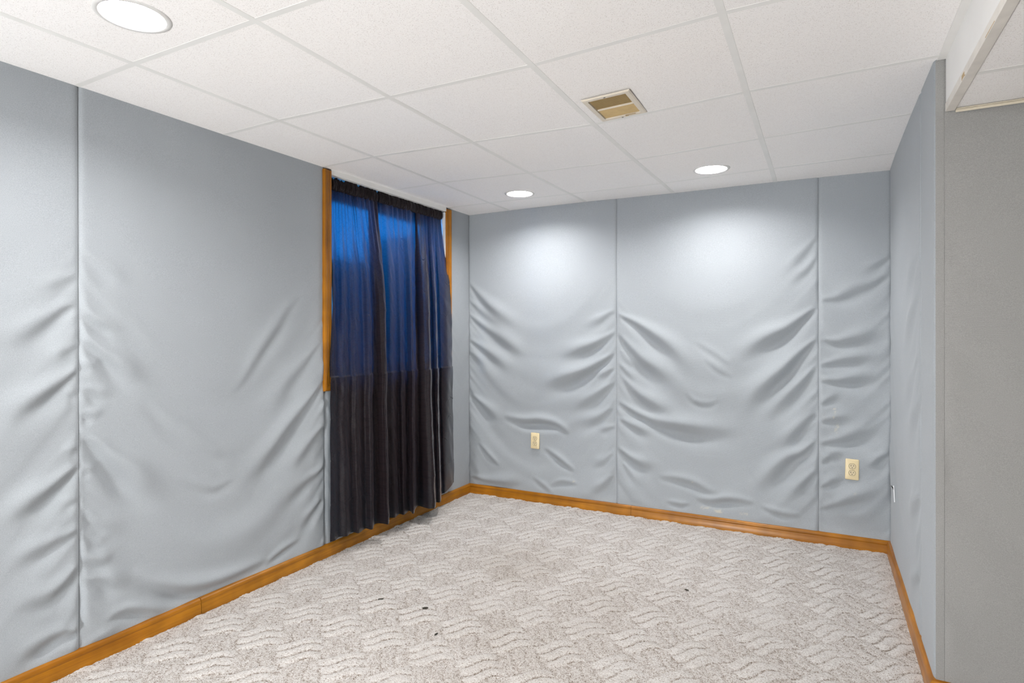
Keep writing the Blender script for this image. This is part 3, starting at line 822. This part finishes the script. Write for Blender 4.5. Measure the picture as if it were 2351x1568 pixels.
# ------------------------------------------------------------------ ceiling vent
vx, vy = (VENT[0] + VENT[1]) / 2, (VENT[2] + VENT[3]) / 2
vw, vl = (VENT[1] - VENT[0]) / 2, (VENT[3] - VENT[2]) / 2
ve = empty('ceiling_vent', (vx, vy, ceil_z(vx, vy) - 0.003))
sl = (ceil_z(vx, VENT[3]) - ceil_z(vx, VENT[2])) / (2 * vl)
sx = (ceil_z(VENT[1], vy) - ceil_z(VENT[0], vy)) / (2 * vw)
ve.rotation_euler = (math.atan(sl) + 0.016, -math.atan(sx), 0)
tag(ve, 'cream metal air vent with tan louvers set in a ceiling tile', 'vent')
fr = 0.023
bm = bmesh.new()
ox, oy, ix, iy = vw, vl, vw - fr, vl - fr
ring = lambda a, b, z: [bm.verts.new((sx_ * a, sy_ * b, z)) for sx_, sy_ in ((-1, -1), (1, -1), (1, 1), (-1, 1))]
r0, r1, r2, r3, r4 = ring(ox, oy, 0.0), ring(ox, oy, -0.0015), ring(ox - 0.005, oy - 0.005, -0.005), ring(ix + 0.002, iy + 0.002, -0.005), ring(ix, iy, 0.012)
for A, B in ((r0, r1), (r1, r2), (r2, r3), (r3, r4)):
    for k in range(4): bm.faces.new((A[k], A[(k + 1) % 4], B[(k + 1) % 4], B[k]))
from_bm('frame', bm, M['vent_frame'], ve)
ymid = 0.004
for lo_, hi_, ang in ((-iy, ymid - 0.003, 1), (ymid + 0.003, iy, -1)):
    bm = bmesh.new(); n = 15
    for k in range(n):
        yc = lo_ + (k + 0.5) * (hi_ - lo_) / n
        c = Vector((0, yc, 0.0035)); ca, sa = math.cos(0.82 * ang), math.sin(0.82 * ang)
        hw, th = 0.0052, 0.0005
        prof = [(-hw, -th), (hw, -th), (hw, th), (-hw, th)]
        pr2 = [(a * ca - b * sa, a * sa + b * ca) for a, b in prof]
        sweep(bm, pr2, (-ix, yc, 0.0035), (ix, yc, 0.0035), (0, 1, 0), (0, 0, 1))
    from_bm('louver_bank', bm, M['vent_slat'], ve)
box('divider', (-ix, ymid - 0.0025, -0.0035), (ix, ymid + 0.0025, 0.008), M['vent_frame'], ve, 0.0006)
box('backing', (-ix - 0.004, -iy - 0.004, 0.013), (ix + 0.004, iy + 0.004, 0.05), M['dark'], ve)
for xx, yy in ((-0.004, -vl + 0.0105), (-0.004, vl - 0.0105)):
    bm = bmesh.new(); bmesh.ops.create_uvsphere(bm, u_segments=16, v_segments=8, radius=0.0042)
    for v in bm.verts: v.co.z *= 0.45
    o = from_bm('screw', bm, M['screw'], ve, True, (xx, yy, -0.0052))
    box('screw_slot', (-0.0034, -0.0005, -0.0023), (0.0034, 0.0005, -0.0015), M['slot'], o)
bm = bmesh.new(); bm_box(bm, (0.012, iy - 0.004, -0.0075), (0.055, iy - 0.0015, -0.0045), 0.0006, 1); bm_box(bm, (0.012, iy - 0.004, -0.0075), (0.024, iy + 0.006, -0.0050), 0.0006, 1)
from_bm('damper_lever', bm, M['vent_slat'], ve)

# ------------------------------------------------------------------ outlets
def outlet(x, z, label, pw=0.0705, ph=0.116, tilt=0.0, out=0.008):
    e = empty('wall_outlet', (x, -out, z)); e.rotation_euler = (0, tilt, 0)
    tag(e, label, 'outlet', 'wall outlets')
    bm = bmesh.new()
    def rr(hx, hz, y, r, n=6):
        pts = []
        for cx_, cz_, a0 in ((hx - r, hz - r, 0), (-hx + r, hz - r, 90), (-hx + r, -hz + r, 180), (hx - r, -hz + r, 270)):
            for k in range(n + 1):
                a = math.radians(a0 + 90 * k / n); pts.append(bm.verts.new((cx_ + r * math.cos(a), y, cz_ + r * math.sin(a))))
        return pts
    hx, hz = pw / 2, ph / 2
    loops = [rr(hx, hz, 0.004, 0.006), rr(hx, hz, -0.0015, 0.006), rr(hx - 0.0012, hz - 0.0012, -0.0038, 0.0055), rr(hx - 0.006, hz - 0.006, -0.0058, 0.004)]
    for A, B in zip(loops, loops[1:]):
        for k in range(len(A)): bm.faces.new((A[k], A[(k + 1) % len(A)], B[(k + 1) % len(A)], B[k]))
    bm.faces.new(loops[-1])
    from_bm('cover_plate', bm, M['ivory'], e, True)
    def face_outline(hr, hb):
        P = []
        for a in np.linspace(0, 2 * math.pi, 48, endpoint=False):
            P.append((hr * math.cos(a), max(-hb, min(hb, hr * math.sin(a)))))
        return P
    for zc in (0.0192, -0.0192):
        # shadow gap ring, then the face itself
        bm = bmesh.new(); A = [bm.verts.new((a, -0.0056, zc + b)) for a, b in face_outline(0.0178, 0.0152)]; B = [bm.verts.new((a, -0.0061, zc + b)) for a, b in face_outline(0.0178, 0.0152)]
        for k in range(48): bm.faces.new((A[k], A[(k + 1) % 48], B[(k + 1) % 48], B[k]))
        bm.faces.new(B)
        g = from_bm('receptacle', bm, m_gap, e)
        bm = bmesh.new(); A = [bm.verts.new((a, -0.006, zc + b)) for a, b in face_outline(0.0164, 0.0138)]; B = [bm.verts.new((a, -0.0075, zc + b)) for a, b in face_outline(0.0162, 0.0136)]
        for k in range(48): bm.faces.new((A[k], A[(k + 1) % 48], B[(k + 1) % 48], B[k]))
        bm.faces.new(B)
        from_bm('socket_face', bm, M['ivory_dark'], g)
        for sx_ , hh in ((-0.0062, 0.0046), (0.0062, 0.0037)):
            box('blade_slot', (sx_ - 0.0013, -0.0079, zc + 0.0035 - hh), (sx_ + 0.0013, -0.0072, zc + 0.0035 + hh), M['slot'], g)
        bm = bmesh.new(); pts = [(0.0026 * math.cos(a), zc - 0.0078 + max(-0.0012, 0.0026 * math.sin(a))) for a in np.linspace(0, 2 * math.pi, 24, endpoint=False)]
        A = [bm.verts.new((a, -0.0072, b)) for a, b in pts]; B = [bm.verts.new((a, -0.0079, b)) for a, b in pts]
        for k in range(24): bm.faces.new((A[k], A[(k + 1) % 24], B[(k + 1) % 24], B[k]))
        bm.faces.new(B); from_bm('ground_slot', bm, M['slot'], g)
    bm = bmesh.new(); bmesh.ops.create_uvsphere(bm, u_segments=16, v_segments=8, radius=0.0032)
    for v in bm.verts: v.co.y *= 0.4
    o = from_bm('screw', bm, M['ivory_dark'], e, True, (0, -0.006, 0))
    return e
m_gap = m_plain('receptacle_gap', (0.10, 0.075, 0.035), 0.8)
outlet(0.5745, 0.4455, 'ivory double outlet low on the back wall nearer the curtain', 0.0685, 0.117, 0.012)
outlet(2.5965, 0.4500, 'ivory double outlet low on the back wall near the right corner', 0.0690, 0.119, 0.022)

# ------------------------------------------------------------------ torn cloth over a hidden box on the right wall
e = empty('torn_cloth_flap', (W - 0.006, -0.2, 0.39)); tag(e, 'torn cloth flap with white frayed edge and dark slit on the short right wall', 'torn cloth')
def strip(name, pts, wid, mat, thick=0.0015):
    bm = bmesh.new()
    for (y0, z0), (y1, z1) in zip(pts, pts[1:]):
        d = Vector((0, y1 - y0, z1 - z0)).normalized(); nrm = Vector((0, -d.z, d.y)) * wid
        a, b = Vector((0, y0 + 0.2, z0 - 0.39)), Vector((0, y1 + 0.2, z1 - 0.39))
        V = [bm.verts.new(p + q + Vector((t, 0, 0))) for t in (0.002, -thick) for p, q in ((a, -nrm), (b, -nrm), (b, nrm), (a, nrm))]
        for f in ((0, 1, 2, 3), (7, 6, 5, 4), (0, 4, 5, 1), (1, 5, 6, 2), (2, 6, 7, 3), (3, 7, 4, 0)): bm.faces.new([V[k] for k in f])
    return from_bm(name, bm, mat, e)
strip('slit', [(-0.10, 0.399), (-0.155, 0.403), (-0.205, 0.405)], 0.0025, M['slot'])
strip('frayed_edge', [(-0.212, 0.425), (-0.232, 0.400), (-0.248, 0.375), (-0.262, 0.350)], 0.0018, M['white'], 0.0015)

# ------------------------------------------------------------------ window
wn = empty('window_1', (0, -0.9, WIN_Z0)); tag(wn, 'basement window with orange wood casing behind dark curtains', 'window', kind='structure')
CW = 0.058
# moulded casing profile: a across the face from the opening outwards, b out from the wall
CP = [(0.0, -0.006), (0.0, 0.010), (0.003, 0.0125), (0.012, 0.0125), (0.014, 0.0105), (0.018, 0.0105), (0.020, 0.013), (0.026, 0.0145), (0.030, 0.0125), (0.033, 0.0125), (0.036, 0.0155), (0.050, 0.018), (0.056, 0.0165), (CW, 0.012), (CW, -0.006)]
def casing(p0, p1, right, mat, m0, m1):
    bm = bmesh.new(); sweep(bm, CP, p0, p1, right, (1, 0, 0), m0, m1)
    return keep(from_bm('casing', bm, mat, wn, smooth=True), wn)
casing((0.004, WIN_Y0, WIN_Z0), (0.004, WIN_Y0, H - 0.006), (0, -1, 0), M['wood_z'], -1, 0)
casing((0.004, WIN_Y1, WIN_Z0), (0.004, WIN_Y1, H - 0.006), (0, 1, 0), M['wood_z'], -1, 0)
casing((0.004, WIN_Y0, WIN_Z0), (0.004, WIN_Y1, WIN_Z0), (0, 0, -1), M['wood_y'], -1, 1)
keep(box('head_trim', (-0.20, WIN_Y0 + 0.001, H - 0.024), (0.012, WIN_Y1 - 0.001, H + 0.012), M['tee'], wn, 0.002), wn)
bm = bmesh.new()
bm_box(bm, (-0.22, WIN_Y0, WIN_Z0), (-0.035, WIN_Y0 + 0.012, H - 0.024)); bm_box(bm, (-0.22, WIN_Y1 - 0.012, WIN_Z0), (0.004, WIN_Y1, H - 0.03)); bm_box(bm, (-0.22, WIN_Y0, WIN_Z0), (0.004, WIN_Y1, WIN_Z0 + 0.012))
keep(from_bm('jamb', bm, M['vinyl'], wn), wn)
bm = bmesh.new()
gx0, gx1 = -0.17, -0.13; ya, yb, za, zb = WIN_Y0 + 0.012, WIN_Y1 - 0.012, WIN_Z0 + 0.012, H - 0.024
for lo, hi in (((gx0, ya, za), (gx1, ya + 0.05, zb)), ((gx0, yb - 0.05, za), (gx1, yb, zb)), ((gx0, ya, za), (gx1, yb, za + 0.05)), ((gx0, ya, zb - 0.095), (gx1, yb, zb))):
    bm_box(bm, lo, hi, 0.002, 1)
sash = keep(from_bm('sash', bm, M['vinyl'], wn), wn)
box('glass', (-0.152, ya + 0.03, za + 0.03), (-0.148, yb - 0.03, zb - 0.03), M['glass'], sash)
# added unseen well outside, cuts the sky low down and at right
bm = bmesh.new()
bm_box(bm, (-0.90, -2.3, -0.1), (-0.80, 0.5, 1.82)); bm_box(bm, (-0.85, -0.25, -0.1), (-0.22, -0.15, 2.0)); bm_box(bm, (-1.10, -2.3, 0.6), (-0.22, 0.1, 0.7))
ww = from_bm('window_sky_blocker', bm, M['blocker']); tag(ww, 'added unseen light-shaping well outside the curtained window', 'window well', kind='structure')

# ------------------------------------------------------------------ curtains
def catmull(ts, vs, t):
    ts = np.asarray(ts, float); vs = np.asarray(vs, float)
    m = np.gradient(vs, ts)
    i = np.clip(np.searchsorted(ts, t, 'right') - 1, 0, len(ts) - 2)
    h = ts[i + 1] - ts[i]; u = (t - ts[i]) / h
    return (2 * u**3 - 3 * u**2 + 1) * vs[i] + (u**3 - 2 * u**2 + u) * h * m[i] + (-2 * u**3 + 3 * u**2) * vs[i + 1] + (u**3 - u**2) * h * m[i + 1]

def curtain(label, plan, hem, seed, ends, rod, n=320, m=430):
    """plan: the curtain's line in plan at four heights (below the rod, mid window, over the sill, at the hem)."""
    t = np.linspace(0, 1, n)
    lev = [0.10, 1.0, 1.45, 2.06]
    X4, Y4 = [], []
    for k in ('bot', 'low', 'mid', 'top'):
        a = np.array(plan[k]); X4.append(catmull(a[:, 0], a[:, 1], t)); Y4.append(catmull(a[:, 0], a[:, 2], t))
    X4, Y4 = np.array(X4), np.array(Y4)
    hz = hem(t)
    zt = 2.085 + 0.015 * (ends[0] + (ends[1] - ends[0]) * t)
    n1, n2, n3 = vnoise(seed), vnoise(seed + 1), vnoise(seed + 2)
    r = random.Random(seed)
    arcs = [(r.random(), r.uniform(0.15, 1.95), r.uniform(0.012, 0.035), r.uniform(-60, 60), r.choice((-1, 1)) * r.uniform(0.0012, 0.0026), r.uniform(-0.5, 0.5)) for _ in range(70)]
    T = np.repeat(t[:, None], m, 1)
    Z = hz[:, None] + (zt - hz)[:, None] * np.linspace(0, 1, m)[None, :]
    X = np.zeros_like(Z); Y = np.zeros_like(Z)
    kn = [max(min(v, 10), -10) for v in lev]
    for arr, out in ((X4, X), (Y4, Y)):
        g = np.gradient(arr, np.array(kn), axis=0)
        zc = np.clip(Z, kn[0], kn[-1])
        s = np.clip(np.searchsorted(kn, zc.ravel(), 'right') - 1, 0, 2).reshape(Z.shape)
        col = np.repeat(np.arange(n)[:, None], m, 1)
        k0 = np.array(kn)[s]; h = np.array(kn)[s + 1] - k0; u = (zc - k0) / h
        v0, v1, g0, g1 = arr[s, col], arr[s + 1, col], g[s, col] * 0.7, g[s + 1, col] * 0.7
        out[:] = (2*u**3 - 3*u**2 + 1)*v0 + (u**3 - 2*u**2 + u)*h*g0 + (-2*u**3 + 3*u**2)*v1 + (u**3 - u**2)*h*g1
    G = sstep(1.60, 2.04, Z)
    X += G * (0.0060 * np.sin(T * 95 + 4 * n1(T * 9, 0 * T)) + 0.003 * n2(T * 60, Z * 3)) + 0.004 * n2(T * 26, Z * 1.1) * (0.4 + 0.6 * G)
    for zc, w_, am in ((1.66, .005, .0014), (1.38, .005, .0016), (0.76, .005, .0022), (0.53, .005, .0022), (0.30, .005, .0022), (0.15, .003, .0020)):
        zl = zc + 0.012 * n3(T * 5, 0 * T + zc * 9)
        X += am * np.exp(-((Z - zl) / w_) ** 2) * (0.3 + 1.1 * np.abs(n1(T * 7, 0 * T + zc * 3)))
    X += 0.006 * sstep(1.000, 0.985, Z) * sstep(0.80, 0.975, Z)      # the cloth steps out over the sill
    X += 0.0032 * np.exp(-((Z - 0.992) / 0.004) ** 2)
    for ta, za, la, ka, am, sl in arcs:
        d = (Z - za - ka * (T - ta) ** 2 - sl * (T - ta)) / 0.0042
        X += am * d * np.exp(-0.5 * d * d) * np.exp(-((T - ta) / la) ** 2) * 1.6
    X += 0.0030 * n3(T * 34 + Z * 9, Z * 13) * (1 - 0.6 * G)
    lo = np.where(Z < 1.02, 0.0235, -0.06 + 0.0835 * sstep(-0.045, 0.0, np.maximum(Y - WIN_Y1, WIN_Y0 - Y)) * (1 - sstep(1.55, 2.02, Z)))   # clears the wood casing
    X = np.maximum(X, lo)
    c = grid_mesh('curtain', np.stack([X, Y, Z], -1), M['curtain'], None, True)
    tag(c, label, 'curtain', 'dark curtain panels on the window')
    # gathered rod pocket with a ruffle above it
    k = 520; q = 28
    t2 = np.linspace(0, 1, k); a = np.array(plan['top'])
    py = rod[0] + (rod[1] - rod[0]) * t2; pz = 2.085 + 0.015 * (ends[0] + (ends[1] - ends[0]) * t2)
    gz = 0.0026 * np.sin(t2 * 150 + 9 * n2(t2 * 7, 0 * t2)) + 0.0060 * n1(t2 * 26, 0 * t2 + 3) + 0.003 * n3(t2 * 70, 0 * t2)
    ruf = np.maximum(0.002, 0.008 + 0.011 * n3(t2 * 16, 0 * t2 + 2) + 0.005 * n1(t2 * 60, 0 * t2))
    cap = np.clip(np.minimum(t2, 1 - t2) / 0.012, 0.15, 1) ** 0.5
    Q = np.zeros((k, q, 3))
    for i, u in enumerate(np.linspace(0, 1, q)):
        ang = math.pi * (1.5 + 2 * u); ca, sa = math.cos(ang), math.sin(ang)
        up = max(sa, 0.0) ** 4
        Q[:, i, 0] = -0.019 + (0.017 + gz * (0.6 + 0.4 * ca)) * ca * (1 - 0.75 * up) * cap + 0.5 * gz * up
        Q[:, i, 2] = pz - 0.002 + (0.032 * sa + up * ruf + 0.2 * gz) * cap
        Q[:, i, 1] = py + 0.4 * gz * sa
    grid_mesh('rod_pocket', Q, M['pocket'], c)
    return c

curtain('dark purple curtain panel nearer the camera, glowing bright blue at its top', CURTAINS['left'], lambda t: 0.100 + 0.004 * np.sin(t * 9), 200, (0.0, 0.38), (-1.450, -1.050))
curtain('dark purple curtain panel nearer the room corner, hanging beside the back wall', CURTAINS['right'], lambda t: 0.100 + 0.035 * sstep(0.85, 1.0, t), 300, (0.38, 1.0), (-1.047, -0.349))

# ------------------------------------------------------------------ bits on the carpet
def lint(x, y, l, w, rz, label):
    bm = bmesh.new(); bmesh.ops.create_uvsphere(bm, u_segments=20, v_segments=10, radius=1.0)
    r = random.Random(int(x * 1000))
    for v in bm.verts:
        f = 1 + 0.35 * (r.random() - 0.5)
        v.co = Vector((v.co.x * l * f, (v.co.y + 0.35 * math.sin(v.co.x * 2.5)) * w * f, v.co.z * 0.004))
    o = from_bm('lint', bm, M['lint'], None, True, (x, y, 0.003), (0, 0, rz))
    tag(o, label, 'lint', 'scraps of lint on the carpet')
lint(0.634, -1.787, 0.0135, 0.0042, 0.50, 'small dark lint scrap on the carpet nearer the left baseboard')
lint(0.867, -1.762, 0.0135, 0.0036, 0.50, 'small dark lint scrap on the carpet farther from the left baseboard')
lint(1.045, -1.930, 0.010, 0.0016, 1.3, 'thin dark thread on the carpet just in front of the two lint scraps')
lint(1.870, -1.029, 0.011, 0.0010, -0.2, 'thin dark thread on the open carpet nearest the back wall')

# ------------------------------------------------------------------ daylight and camera
w = bpy.data.worlds.new('World'); SC.world = w; w.use_nodes = True
nt = w.node_tree; bg = nt.nodes['Background']
tc = nt.nodes.new('ShaderNodeTexCoord'); sp = nt.nodes.new('ShaderNodeSeparateXYZ'); nt.links.new(tc.outputs['Generated'], sp.inputs[0])
rp = nt.nodes.new('ShaderNodeValToRGB'); nt.links.new(sp.outputs[2], rp.inputs[0])
rp.color_ramp.elements[0].position = 0.0; rp.color_ramp.elements[0].color = (0.015, 0.36, 1.0, 1)
rp.color_ramp.elements[1].position = 0.8; rp.color_ramp.elements[1].color = (0.006, 0.12, 0.36, 1)
nt.links.new(rp.outputs[0], bg.inputs[0]); bg.inputs[1].default_value = SKY

for x, y, z, tx, ty, tz, en, size, blend in FILL_SPOTS:  # added fill light aimed up to brighten the ceiling, no lamp of the room
    la = bpy.data.lights.new('ceiling_fill_spot', 'SPOT'); la.energy = en; la.spot_size = math.radians(size); la.spot_blend = blend
    la.shadow_soft_size = 0.25; la.color = (0.975, 0.99, 1.0)
    o = bpy.data.objects.new('ceiling_fill_spot', la); o.location = (x, y, z)
    o.rotation_euler = (Vector((tx, ty, tz)) - Vector((x, y, z))).to_track_quat('-Z', 'Y').to_euler(); COL.objects.link(o)

cam = bpy.data.cameras.new('camera'); co = bpy.data.objects.new('camera', cam); COL.objects.link(co)
cam.sensor_fit = 'HORIZONTAL'; cam.sensor_width = 36.0; cam.lens = 1352.417 / 2351 * 36.0
cam.shift_x = 0.0; cam.shift_y = -16.438 / 2351
cam.clip_start = 0.02
pt, rl, yw = -0.0016763, -0.0016303, 0.486046
f = Vector((-math.sin(yw) * math.cos(pt), math.cos(yw) * math.cos(pt), math.sin(pt)))
r = Vector((math.cos(yw), math.sin(yw), 0)); u = r.cross(f)
r2 = math.cos(rl) * r + math.sin(rl) * u; u2 = -math.sin(rl) * r + math.cos(rl) * u
mt = Matrix((r2, u2, -f)).transposed().to_4x4(); mt.translation = (2.44987, -3.91871, 1.23635)
co.matrix_world = mt
SC.camera = co
SC.view_settings.view_transform = 'Standard'; SC.view_settings.look = 'None'
SC.view_settings.gamma = 1.0; SC.view_settings.exposure = EXPO
SC.view_settings.use_curve_mapping = False
